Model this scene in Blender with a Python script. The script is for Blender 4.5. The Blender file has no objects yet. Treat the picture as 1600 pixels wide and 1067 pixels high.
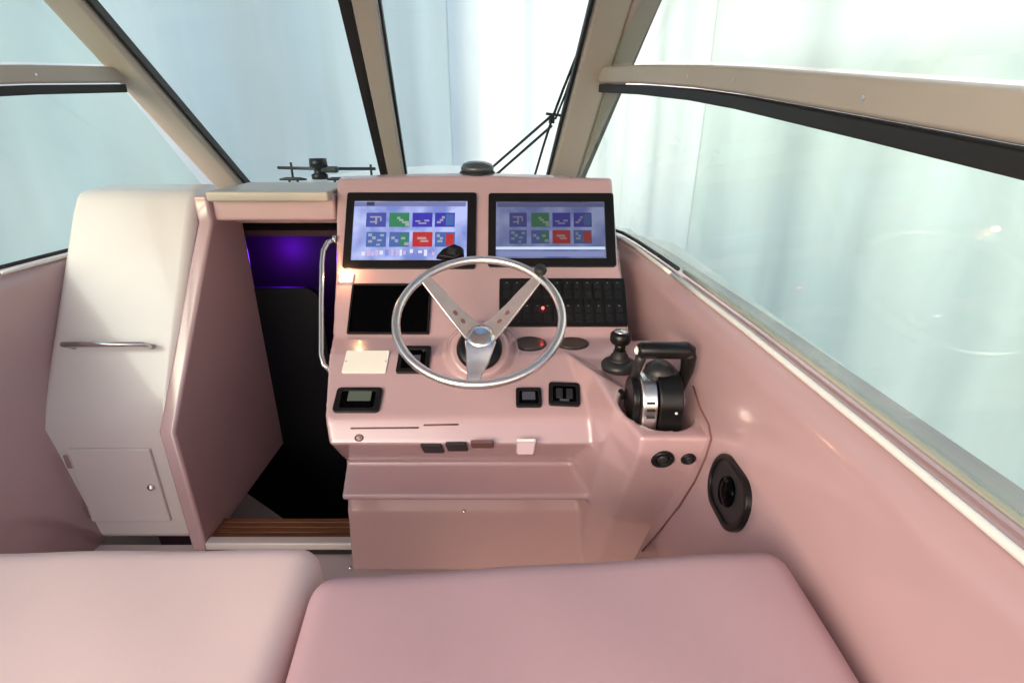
import bpy, bmesh, math, random
from mathutils import Vector, Matrix
random.seed(4)
R = math.radians
S = bpy.context.scene
C = S.collection

# ---------------------------------------------------------------- camera, sky, sun, exposure
EYE = 1.2                      # eye height over the helm deck
PITCH = R(22); F = 830.0
cam = bpy.data.objects.new('camera', bpy.data.cameras.new('camera')); C.objects.link(cam)
cam.location = (0, 0, EYE); cam.rotation_euler = (R(90) - PITCH, 0, 0)
cam.data.sensor_width = 36; cam.data.lens = F / 1600 * 36
cam.data.clip_start = .02; cam.data.clip_end = 500
S.camera = cam

SUN_EL, SUN_AZ = R(23), R(-150)      # from astern, very soft, as through thin white cover
w = bpy.data.worlds.new('World'); S.world = w; w.use_nodes = True
nt = w.node_tree; bg = nt.nodes['Background']
sky = nt.nodes.new('ShaderNodeTexSky'); sky.sky_type = 'NISHITA'; sky.sun_disc = False
sky.sun_elevation = SUN_EL; sky.sun_rotation = SUN_AZ
sky.air_density = 1.0; sky.dust_density = 2.5; sky.ozone_density = 1.0
nt.links.new(sky.outputs[0], bg.inputs[0]); bg.inputs[1].default_value = .15
sun = bpy.data.objects.new('sun', bpy.data.lights.new('sun', 'SUN')); C.objects.link(sun)
sun.data.energy = .6; sun.data.angle = R(45); sun.data.color = (1, .93, .93)
sd = Vector((math.sin(SUN_AZ) * math.cos(SUN_EL), math.cos(SUN_AZ) * math.cos(SUN_EL), math.sin(SUN_EL)))
sun.rotation_euler = sd.to_track_quat('Z', 'Y').to_euler()
EXPO = 1.05
S.view_settings.view_transform = 'Standard'; S.view_settings.look = 'None'
S.view_settings.exposure = EXPO; S.view_settings.gamma = 1
S.view_settings.use_curve_mapping = False

# ---------------------------------------------------------------- materials
def lin(r, g, b):
    f = lambda c: (c / 255 / 12.92) if c < 10.3 else ((c / 255 + .055) / 1.055) ** 2.4
    return (f(r), f(g), f(b), 1)
def mat(name, col, rough=.5, metal=0, coat=0, bump=0, bscale=60, vary=.06, vscale=3, spec=.5, coatr=.08):
    m = bpy.data.materials.new(name); m.use_nodes = True
    n = m.node_tree; p = n.nodes['Principled BSDF']
    col = tuple(col[:3])
    p.inputs['Roughness'].default_value = rough; p.inputs['Metallic'].default_value = metal
    p.inputs['Coat Weight'].default_value = coat; p.inputs['Coat Roughness'].default_value = coatr
    p.inputs['Specular IOR Level'].default_value = spec
    tc = n.nodes.new('ShaderNodeTexCoord')
    nz = n.nodes.new('ShaderNodeTexNoise'); nz.inputs['Scale'].default_value = vscale; nz.inputs['Detail'].default_value = 5
    n.links.new(tc.outputs['Object'], nz.inputs['Vector'])
    rp = n.nodes.new('ShaderNodeValToRGB')
    rp.color_ramp.elements[0].position = .3; rp.color_ramp.elements[1].position = .7
    rp.color_ramp.elements[0].color = tuple(c * (1 - vary) for c in col) + (1,)
    rp.color_ramp.elements[1].color = tuple(min(1, c * (1 + vary)) for c in col) + (1,)
    n.links.new(nz.outputs['Fac'], rp.inputs[0]); n.links.new(rp.outputs[0], p.inputs['Base Color'])
    if bump:
        b2 = n.nodes.new('ShaderNodeTexNoise'); b2.inputs['Scale'].default_value = bscale; b2.inputs['Detail'].default_value = 4
        n.links.new(tc.outputs['Object'], b2.inputs['Vector'])
        bp = n.nodes.new('ShaderNodeBump'); bp.inputs['Strength'].default_value = bump; bp.inputs['Distance'].default_value = .002
        n.links.new(b2.outputs['Fac'], bp.inputs['Height']); n.links.new(bp.outputs[0], p.inputs['Normal'])
    return m
def emis(name, col, s):
    m = bpy.data.materials.new(name); m.use_nodes = True
    p = m.node_tree.nodes['Principled BSDF']
    p.inputs['Base Color'].default_value = (.02, .02, .02, 1); p.inputs['Roughness'].default_value = .25
    p.inputs['Emission Color'].default_value = tuple(col[:3]) + (1,)
    p.inputs['Emission Strength'].default_value = s
    return m
K = 2 ** -EXPO
GEL = mat('gelcoat', (.48, .310, .318), .26, coat=.8, bump=.05, bscale=9, vary=.035, coatr=.12)
GELB = mat('gelcoat_bright', (.66, .58, .56), .3, coat=.5, bump=.04, bscale=9, vary=.03)
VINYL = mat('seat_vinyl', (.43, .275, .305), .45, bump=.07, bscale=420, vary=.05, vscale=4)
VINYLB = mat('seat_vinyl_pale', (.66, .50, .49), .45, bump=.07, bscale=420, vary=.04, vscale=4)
PIPE = mat('seat_gap_trim', (.20, .12, .12), .6)
TAN = mat('frame_paint', (.43, .395, .34), .42, bump=.05, bscale=50, vary=.05)
TAN2 = mat('pillar_lining', (.40, .315, .28), .6, bump=.2, bscale=160, vary=.08)
RUB = mat('black_rubber', (.012, .012, .012), .55)
BLK = mat('black_plastic', (.006, .0055, .006), .3, spec=.3, bump=.1, bscale=300)
BLKG = mat('black_glass', (.001, .001, .0015), .08, spec=.05)
GREYK = mat('dark_grey_plastic', (.020, .020, .022), .36, spec=.35, bump=.1, bscale=300)
CHR = mat('polished_steel', (.78, .75, .74), .16, metal=1, vary=.02)
SATIN = mat('satin_steel', (.82, .78, .77), .30, metal=1, vary=.05, vscale=20)
SPK = mat('brushed_steel', (.80, .72, .71), .22, metal=.85, vary=.08, vscale=25)
WHT = mat('white_trim', (.82, .80, .76), .3, coat=.3)
CREAM = mat('cream_reflection', (.86, .80, .70), .12, coat=.6, vary=.03)  # bright cream stands in for light reflected by the glossy plate
BRN = mat('smoked_brown_lens', (.075, .05, .04), .2, coat=.5)
SEAM = mat('seam_shadow_gap', (.16, .07, .065), .8)
WOOD = None
def wood():
    m = bpy.data.materials.new('teak'); m.use_nodes = True
    n = m.node_tree; p = n.nodes['Principled BSDF']; p.inputs['Roughness'].default_value = .4
    tc = n.nodes.new('ShaderNodeTexCoord'); mp = n.nodes.new('ShaderNodeMapping'); mp.inputs['Scale'].default_value = (3, 60, 60)
    nz = n.nodes.new('ShaderNodeTexNoise'); nz.inputs['Scale'].default_value = 2; nz.inputs['Detail'].default_value = 6
    rp = n.nodes.new('ShaderNodeValToRGB'); rp.color_ramp.elements[0].color = (.07, .02, .01, 1); rp.color_ramp.elements[1].color = (.30, .12, .05, 1)
    n.links.new(tc.outputs['Object'], mp.inputs[0]); n.links.new(mp.outputs[0], nz.inputs['Vector'])
    n.links.new(nz.outputs['Fac'], rp.inputs[0]); n.links.new(rp.outputs[0], p.inputs['Base Color'])
    return m
WOOD = wood()
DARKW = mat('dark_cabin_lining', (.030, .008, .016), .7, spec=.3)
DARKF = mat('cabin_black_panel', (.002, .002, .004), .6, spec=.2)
def glassmat(name, tint, refl=.05):
    m = bpy.data.materials.new(name); m.use_nodes = True
    n = m.node_tree; n.nodes.remove(n.nodes['Principled BSDF'])
    out = n.nodes['Material Output']
    tr = n.nodes.new('ShaderNodeBsdfTransparent'); tr.inputs[0].default_value = tint
    gl = n.nodes.new('ShaderNodeBsdfGlossy'); gl.inputs['Roughness'].default_value = .02
    lw = n.nodes.new('ShaderNodeLayerWeight'); lw.inputs[0].default_value = .5
    pw = n.nodes.new('ShaderNodeMath'); pw.operation = 'POWER'; pw.inputs[1].default_value = 5
    n.links.new(lw.outputs['Facing'], pw.inputs[0])
    fr = n.nodes.new('ShaderNodeMath'); fr.operation = 'MULTIPLY_ADD'; fr.inputs[1].default_value = .35; fr.inputs[2].default_value = .025
    n.links.new(pw.outputs[0], fr.inputs[0])
    mx = n.nodes.new('ShaderNodeMixShader')
    n.links.new(fr.outputs[0], mx.inputs[0]); n.links.new(tr.outputs[0], mx.inputs[1]); n.links.new(gl.outputs[0], mx.inputs[2])
    n.links.new(mx.outputs[0], out.inputs[0])
    return m
GLASS = glassmat('window_glass', (.90, .97, .97, 1))
GLASSG = glassmat('side_window_glass', (.88, .96, .93, 1))
def sheetmat(name, col, trans, clear=.1):
    m = bpy.data.materials.new(name); m.use_nodes = True
    n = m.node_tree; n.nodes.remove(n.nodes['Principled BSDF']); out = n.nodes['Material Output']
    tc = n.nodes.new('ShaderNodeTexCoord'); mp = n.nodes.new('ShaderNodeMapping'); mp.inputs['Scale'].default_value = (1, 1, .12)
    nz = n.nodes.new('ShaderNodeTexNoise'); nz.inputs['Scale'].default_value = 2.2; nz.inputs['Detail'].default_value = 4
    rp = n.nodes.new('ShaderNodeValToRGB')
    rp.color_ramp.elements[0].position = .3; rp.color_ramp.elements[1].position = .7
    rp.color_ramp.elements[0].color = tuple(c * .86 for c in col) + (1,)
    rp.color_ramp.elements[1].color = tuple(min(1, c * 1.04) for c in col) + (1,)
    n.links.new(tc.outputs['Object'], mp.inputs[0]); n.links.new(mp.outputs[0], nz.inputs['Vector']); n.links.new(nz.outputs['Fac'], rp.inputs[0])
    d = n.nodes.new('ShaderNodeBsdfDiffuse'); t = n.nodes.new('ShaderNodeBsdfTranslucent')
    mx = n.nodes.new('ShaderNodeMixShader'); mx.inputs[0].default_value = trans
    for s in (d, t): n.links.new(rp.outputs[0], s.inputs['Color'])
    n.links.new(d.outputs[0], mx.inputs[1]); n.links.new(t.outputs[0], mx.inputs[2])
    tp = n.nodes.new('ShaderNodeBsdfTransparent'); m2 = n.nodes.new('ShaderNodeMixShader'); m2.inputs[0].default_value = clear
    n.links.new(mx.outputs[0], m2.inputs[1]); n.links.new(tp.outputs[0], m2.inputs[2]); n.links.new(m2.outputs[0], out.inputs[0])
    return m
SH_L = sheetmat('sheeting_blue_grey', (.74, .81, .84), .5, .10)
SH_C = sheetmat('sheeting_thin_white', (1, 1, 1), .5, .15)
SH_R = sheetmat('sheeting_pale_green', (.86, .905, .888), .5, .15)

# ---------------------------------------------------------------- helpers
def ray(px, py):
    u = (px - 800) / F; v = (533.5 - py) / F
    return Vector((u, math.cos(PITCH) + v * math.sin(PITCH), -math.sin(PITCH) + v * math.cos(PITCH)))
E0 = Vector((0, 0, EYE))
def at(px, py, d): return E0 + ray(px, py) * d
class Plane:                                   # a face of the moulding that holds the X axis
    def __init__(s, a, b):                     # a upper (Y,z rel. eye), b lower
        s.o = Vector((0, a[0], a[1] + EYE)); e = Vector((0, b[0], b[1] + EYE))
        s.up = (s.o - e).normalized(); s.x = Vector((1, 0, 0)); s.n = s.x.cross(s.up).normalized()
    def hit(s, px, py, off=0):
        r = ray(px, py); o = s.o + s.n * off
        return E0 + r * ((o - E0).dot(s.n) / r.dot(s.n))
    def rect(s, x0, y0, x1, y1):               # centre, width, height of a rectangle seen between pixels
        a = s.hit(x0, (y0 + y1) / 2); b = s.hit(x1, (y0 + y1) / 2)
        m = (x0 + x1) / 2; t = s.hit(m, y0); l = s.hit(m, y1)
        c = Vector(((a.x + b.x) / 2, (t.y + l.y) / 2, (t.z + l.z) / 2))
        return c, b.x - a.x, (t - l).length
    def M(s, c): 
        m = Matrix.Identity(4)
        for i, v in enumerate((s.x, s.up, s.n)):
            m[0][i], m[1][i], m[2][i] = v
        m.translation = c; return m

def link(name, me, m, parent=None, smooth=False, bevel=0, seg=2):
    o = bpy.data.objects.new(name, me); C.objects.link(o)
    if m: me.materials.append(m)
    if parent: o.parent = parent
    if smooth:
        for p in me.polygons: p.use_smooth = True
    if bevel:
        b = o.modifiers.new('bevel', 'BEVEL'); b.width = bevel; b.segments = seg; b.limit_method = 'ANGLE'; b.angle_limit = R(40)
        for p in me.polygons: p.use_smooth = True
        wn = o.modifiers.new('wn', 'WEIGHTED_NORMAL')
    return o
class MB:
    def __init__(s): s.v = []; s.f = []
    def add(s, v, f):
        k = len(s.v); s.v += [Vector(q) for q in v]; s.f += [tuple(i + k for i in q) for q in f]; return s
    def box(s, c, sx, sy, sz, M=None):
        v = [Vector((x * sx / 2, y * sy / 2, z * sz / 2)) for x in (-1, 1) for y in (-1, 1) for z in (-1, 1)]
        v = [(M @ (q + Vector(c))) if M else (q + Vector(c)) for q in v]
        return s.add(v, [(0, 1, 3, 2), (4, 6, 7, 5), (0, 4, 5, 1), (2, 3, 7, 6), (0, 2, 6, 4), (1, 5, 7, 3)])
    def prism(s, poly, z0, z1, M=None, s1=1.0):  # poly in local xy, extruded along z; s1 scales the top
        n = len(poly); cx = sum(p[0] for p in poly) / n; cy = sum(p[1] for p in poly) / n
        v = [Vector((x, y, z0)) for x, y in poly] + [Vector((cx + (x - cx) * s1, cy + (y - cy) * s1, z1)) for x, y in poly]
        if M: v = [M @ q for q in v]
        return s.add(v, [tuple(range(n))[::-1], tuple(range(n, 2 * n))] + [(i, (i + 1) % n, n + (i + 1) % n, n + i) for i in range(n)])
    def ring(s, outer, inner, z0, z1, M=None):   # frame with a hole
        n = len(outer)
        v = [Vector((x, y, z)) for z in (z0, z1) for P in (outer, inner) for x, y in P]
        if M: v = [M @ q for q in v]
        f = []
        for i in range(n):
            j = (i + 1) % n
            f += [(i, j, 2 * n + j, 2 * n + i), (n + j, n + i, 3 * n + i, 3 * n + j), (2 * n + i, 2 * n + j, 3 * n + j, 3 * n + i), (j, i, n + i, n + j)]
        return s.add(v, f)
    def tube(s, pts, r, seg=12, closed=False, M=None, cap=True):
        pts = [Vector(p) for p in pts]; n = len(pts); rr = r if isinstance(r, (list, tuple)) else [r] * n
        vs = []; up = None
        for i, p in enumerate(pts):
            if closed: t = pts[(i + 1) % n] - pts[i - 1]
            else: t = pts[min(i + 1, n - 1)] - pts[max(i - 1, 0)]
            t.normalize()
            if up is None: up = t.orthogonal().normalized()
            up = (up - t * up.dot(t)).normalized(); sd_ = t.cross(up)
            for k in range(seg):
                a = 2 * math.pi * k / seg; vs.append(p + (up * math.cos(a) + sd_ * math.sin(a)) * rr[i])
        f = []
        for i in range(n if closed else n - 1):
            j = (i + 1) % n
            for k in range(seg):
                l = (k + 1) % seg; f.append((i * seg + k, i * seg + l, j * seg + l, j * seg + k))
        if not closed and cap: f += [tuple(range(seg))[::-1], tuple(range((n - 1) * seg, n * seg))]
        if M: vs = [M @ q for q in vs]
        return s.add(vs, f)
    def lathe(s, prof, seg=28, M=None):          # (r, z) pairs round local z
        vs = []; f = []; n = len(prof)
        for r, z in prof:
            for k in range(seg):
                a = 2 * math.pi * k / seg; vs.append(Vector((r * math.cos(a), r * math.sin(a), z)))
        for i in range(n - 1):
            for k in range(seg):
                l = (k + 1) % seg; f.append((i * seg + k, i * seg + l, (i + 1) * seg + l, (i + 1) * seg + k))
        f += [tuple(range(seg))[::-1], tuple(range((n - 1) * seg, n * seg))]
        if M: vs = [M @ q for q in vs]
        return s.add(vs, f)
    def hexa(s, a, b):                           # quad a to quad b
        return s.add(list(a) + list(b), [(3, 2, 1, 0), (4, 5, 6, 7)] + [(i, (i + 1) % 4, 4 + (i + 1) % 4, 4 + i) for i in range(4)])
    def build(s, name, m, parent=None, smooth=False, bevel=0, seg=2):
        me = bpy.data.meshes.new(name)
        inv = parent_offset(parent)
        me.from_pydata([tuple(q - inv) for q in s.v], [], s.f); 
        bm = bmesh.new(); bm.from_mesh(me); bmesh.ops.recalc_face_normals(bm, faces=bm.faces); bm.to_mesh(me); bm.free()
        o = link(name, me, m, parent, smooth, bevel, seg)
        return o
def parent_offset(p):
    v = Vector((0, 0, 0))
    while p: v = v + p.location; p = p.parent
    return v
def tag(o, label=None, cat=None, group=None, kind=None):
    if label: o['label'] = label
    if cat: o['category'] = cat
    if group: o['group'] = group
    if kind: o['kind'] = kind
    return o
def thing(name, label, cat, loc, group=None):
    o = bpy.data.objects.new(name, None); C.objects.link(o); o.location = loc; o.empty_display_size = .05
    return tag(o, label, cat, group)
def rrect(w_, h_, r, n=4, ox=0, oy=0):
    P = []
    for cx, cy, a0 in ((w_ / 2 - r, h_ / 2 - r, 0), (-w_ / 2 + r, h_ / 2 - r, 90), (-w_ / 2 + r, -h_ / 2 + r, 180), (w_ / 2 - r, -h_ / 2 + r, 270)):
        for i in range(n + 1):
            a = R(a0 + 90 * i / n); P.append((ox + cx + r * math.cos(a), oy + cy + r * math.sin(a)))
    return P
def ell(a, b, n=28): return [(a * math.cos(2 * math.pi * i / n), b * math.sin(2 * math.pi * i / n)) for i in range(n)]
def W(x, y, z): return Vector((x, y, z + EYE))   # z given relative to the eye

# ---------------------------------------------------------------- ground and sheeting outside
g = MB().box((0, 0, -1.9), 120, 120, .1).build('ground', mat('pale_concrete', (.55, .56, .56), .8, bump=.3, bscale=3, vary=.1)); tag(g, kind='structure')
def sheet(x0, y0, x1, y1, z0, z1, amp, waves, m, lean=0, nx=220):
    a = Vector((x0, y0, 0)); b = Vector((x1, y1, 0)); d = b - a; n = Vector((d.y, -d.x, 0)).normalized()
    v = []; f = []; nz = 10; ph = random.random() * 6
    for i in range(nx + 1):
        t = i / nx
        for j in range(nz + 1):
            s_ = j / nz
            o = amp * (math.sin(t * waves * 6.28 + ph + lean * s_) + .5 * math.sin(t * waves * 15.1 + ph * 2 + lean * 2 * s_)) * (1 - .25 * s_)
            p = a + d * t + n * o; v.append((p.x, p.y, z0 + (z1 - z0) * s_))
    for i in range(nx):
        for j in range(nz):
            k = i * (nz + 1) + j; f.append((k, k + nz + 1, k + nz + 2, k + 1))
    me = bpy.data.meshes.new('plastic_sheet'); me.from_pydata(v, [], f)
    o = link('plastic_sheet', me, m, None, True)
    so = o.modifiers.new('thick', 'SOLIDIFY'); so.thickness = .002
    return o
Z0, Z1 = -1.84, 5.2
tag(sheet(-5.2, 1.6, -.60, 5.6, Z0, Z1, .035, 3.1, SH_L, 1.5), 'blue grey plastic sheet hanging beyond the left windshield pane', 'plastic sheet', 'plastic sheets hung round the boat')
tag(sheet(-.70, 5.9, 1.25, 5.9, Z0, Z1, .03, 3, SH_C, .6), 'bright white plastic sheet hanging straight ahead of the bow', 'plastic sheet', 'plastic sheets hung round the boat')
tag(sheet(1.15, 5.75, 1.62, 4.75, Z0, Z1, .03, 1.2, SH_C, .9), 'bright white plastic sheet just right of the corner pillar, seen through the side window', 'plastic sheet', 'plastic sheets hung round the boat')
tag(sheet(1.58, 4.72, 3.6, .6, Z0, EYE + .34, .045, 3.2, SH_R, 1.2), 'pale green tinted plastic sheet hanging in folds beyond the side window, below the cross rail', 'plastic sheet', 'plastic sheets hung round the boat')
tag(sheet(1.60, 4.78, 3.66, .6, EYE + .22, Z1, .02, 4, SH_C, .8), 'bright thin plastic sheet above the cross rail of the side window', 'plastic sheet', 'plastic sheets hung round the boat')

# ---------------------------------------------------------------- boat hull, deck, liner
SX = [(-1.1, .47), (.0, .47), (.5, .465), (.98, .449), (1.4, .425), (1.75, .402), (1.95, .375), (2.12, .31), (2.26, .21)]
def liner(mirror):
    mb = MB(); prof = lambda sx: [(sx + .11, -.378), (sx + .02, -.372), (sx, -.384), (sx - .020, -.43), (sx - .022, -.60), (sx - .07, -.86), (sx - .115, -1.2)]
    n = 7; v = []; f = []
    for y, sx in SX:
        for x, z in prof(sx):
            v.append(W(x if not mirror else -.96 - x, y, z))
    for i in range(len(SX) - 1):
        for j in range(n - 1):
            k = i * n + j; f.append((k, k + 1, k + n + 1, k + n))
    return mb.add(v, f)
for mir, nm, lb in ((0, 'side_liner', 'pink white moulded boat side liner right of the throttle, under the side window'), (1, 'side_liner', 'pink white moulded boat side liner at the far left beyond the doorway')):
    t = thing(nm, lb, 'side panel', W(.44 if not mir else -1.4, .9, -1.2), 'moulded side liners of the boat')
    o = liner(mir).build('panel', GEL, t, smooth=True)
    o.modifiers.new('s', 'SOLIDIFY').thickness = .012
    sg = -1 if mir else 1
    fx = lambda x: x if not mir else -.96 - x
    # white rail strip, in two lengths with a joint between
    for a, b in ((.0, 1), ) if mir else ((0, 1),):
        pass
    def sill(y):
        for (y0, x0), (y1, x1) in zip(SX, SX[1:]):
            if y0 <= y <= y1: return x0 + (x1 - x0) * (y - y0) / (y1 - y0)
    for ya, yb in ((-1.08, 1.40), (1.415, 2.24)):
        n_ = 12; pts = [W(fx(sill(ya + (yb - ya) * i / n_) + .008), ya + (yb - ya) * i / n_, -.370) for i in range(n_ + 1)]
        MB().tube(pts, .0055, 10).build('rail_strip', WHT, t, smooth=True)
    if not mir:
        MB().lathe([(.0, 0), (.004, 0), (.004, .002), (0, .002)], 10, Matrix.Translation(W(.3625, 1.05, -1.045)) @ Matrix.Rotation(R(-90), 4, 'Y')).build('screw_head', SEAM, t)
# hull outside
v = []; f = []
hp = [(-1.1, .60), (.5, .60), (1.4, .56), (2.2, .42), (3.2, .05), (3.9, -.48)]
for y, x in hp:
    for q in (x, ): 
        v += [W(q, y, -.40), W(q - .04, y, -1.2), W((q + .48) * .35 - .48, y, -1.75)]
for y, x in hp[::-1]:
    q = -.96 - x
    v += [W(q, y, -.40), W(q + .04, y, -1.2), W((q + .48) * .35 - .48, y, -1.75)]
nn = len(hp) * 2
for i in range(nn - 1):
    for j in (0, 1): f.append((i * 3 + j, (i + 1) * 3 + j, (i + 1) * 3 + j + 1, i * 3 + j + 1))
hull = thing('boat_hull', 'white outer hull and foredeck of the motor boat beyond the windshield', 'boat hull', W(-.48, 2.9, -1.75))
MB().add(v, f).build('hull_shell', GELB, hull, smooth=False)
# foredeck
dk = [(2.37, .24), (2.8, .14), (3.3, -.05), (3.8, -.36)]
ring_ = [(x, y) for y, x in dk] + [(-.96 - x, y) for y, x in dk[::-1]]
v = [W(x, y, z) for z in (-.39, -.245) for x, y in ring_]; n = len(ring_)
MB().add(v, [tuple(range(n))[::-1], tuple(range(n, 2 * n))] + [(i, (i + 1) % n, n + (i + 1) % n, n + i) for i in range(n)]).build('foredeck', WHT, hull, bevel=.02)
v = []; f = []
for sgn in (0, 1):
    mb = MB()
    for (y0, s0), (y1, s1) in zip(SX, SX[1:]):
        a = [W(s0 + .1, y0, -.385), W(.60 if y0 < 2 else .5, y0, -.40), W(.60 if y1 < 2 else .5, y1, -.40), W(s1 + .1, y1, -.385)]
        if sgn: a = [Vector((-.96 - q.x, q.y, q.z)) for q in a]
        mb.add(a, [(0, 1, 2, 3)])
    mb.build('side_deck', WHT, hull)
fl = MB().box(W(-.48, .0, -1.225), 1.75, 2.58, .05).build('helm_deck', mat('pale_deck', (.58, .47, .46), .5, bump=.5, bscale=180, vary=.04)); tag(fl, kind='structure')

# foredeck hardware seen through the left pane
t = thing('bow_rail', 'thin low dark steel rail with short posts on the foredeck, left of the pillar', 'rail', W(-1.1, 3.0, -.31))
def fd(px, z, y): # point at height z, distance y
    r = ray(px, 300); return Vector((r.x * y / r.y, y, z + EYE))
zr = -.203
MB().tube([fd(440, zr + .005, 2.9), fd(500, zr, 2.9), fd(590, zr, 2.9)], .008, 8).build('rail_tube', GREYK, t, smooth=True)
for px, h in ((461, .055), (583, .045)):
    p = fd(px, -.245, 2.9); MB().tube([p, p + Vector((0, 0, .018 + h))], .0065, 8).build('post', RUB, t, smooth=True)
t = thing('deck_winch', 'squat black winch on the foredeck, between the rail posts', 'winch', fd(503, -.245, 2.8))
p = fd(503, -.245, 2.8)
MB().lathe([(.040, 0), (.040, .022), (.024, .030), (.026, .050), (.044, .058), (.042, .098), (0, .100)], 20, Matrix.Translation(p)).build('drum', BLK, t, smooth=True)
MB().box(p + Vector((0.05, 0, .045)), .09, .04, .03).build('gearbox', GREYK, t, bevel=.006)
for px0, px1, lb in ((440, 482, 'black cleat low on the foredeck at the left edge of the photo'), (514, 546, 'black cleat on the foredeck right of the winch')):
    a = fd(px0, -.232, 2.62); b = fd(px1, -.232, 2.62)
    t = thing('deck_cleat', lb, 'cleat', (a + b) / 2 - Vector((0, 0, .012)), 'cleats on the foredeck')
    MB().tube([a, a * .75 + b * .25 + Vector((0, 0, .003)), a * .25 + b * .75 + Vector((0, 0, .003)), b], [.004, .008, .008, .004], 8).build('horn', RUB, t, smooth=True)
    for q in (.35, .65):
        c = a.lerp(b, q); MB().tube([c - Vector((0, 0, .012)), c], .006, 8).build('foot', RUB, t, smooth=True)

# ---------------------------------------------------------------- windshield and roof
ws = thing('windshield', 'raked windshield with tan grey painted pillars and black rubber seals above the dash', 'windshield', W(-.48, 2.29, -.25))
def P2(b, t_, s): return b + (t_ - b) * s
UP = Vector((0, -1, 1)).normalized(); NRM = Vector((0, -1, -1)).normalized()  # NRM points inboard (down and aft)
def wp(x, z, off=0): return W(x, 2.10 - z, z) + NRM * off
def pillar(name, x0b, x1b, x0t, x1t, o0, o1, m, zb=-.33, zt=.46, par=ws, bev=.006):
    e = lambda z, a, b: a + (b - a) * (z + .19) / .52
    q = [[wp(e(z, x0b, x0t), z, o0), wp(e(z, x1b, x1t), z, o0), wp(e(z, x1b, x1t), z, o1), wp(e(z, x0b, x0t), z, o1)] for z in (zb, zt)]
    return MB().hexa(q[0], q[1]).build(name, m, par, bevel=bev)
# centre mullion
pillar('mullion', -.500, -.437, -.448, -.383, .0, .045, TAN)
pillar('seal', -.533, -.504, -.487, -.452, .0, .035, RUB, bev=.002)
pillar('seal', -.437, -.429, -.380, -.371, .0, .02, RUB, bev=.002)
# starboard corner pillar
pillar('corner_pillar', .150, .265, .232, .335, .0, .05, TAN, bev=.014)
pillar('seal', .138, .147, .218, .229, .0, .03, RUB, bev=.002)
pillar('pillar_lining', .262, .268, .330, .405, .004, .058, TAN2, bev=.01)
pillar('corner_pillar', -1.225, -1.11, -1.295, -1.192, .0, .05, TAN, bev=.014)
pillar('seal', -1.107, -1.098, -1.189, -1.178, .0, .03, RUB, bev=.002)
# panes
def pane(x0b, x1b, x0t, x1t): return pillar('pane', x0b, x1b, x0t, x1t, .006, .011, GLASS, bev=0)
pane(-1.10, -.530, -1.18, -.484)
pane(-.430, .140, -.372, .220)
# base coaming outside under the glass and header at the roof
pillar('base_rail', -1.25, .29, -1.25, .29, -.02, .05, TAN, zb=-.36, zt=-.335)
pillar('header_rail', -1.35, .40, -1.35, .40, -.01, .06, TAN, zb=.462, zt=.52)

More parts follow.
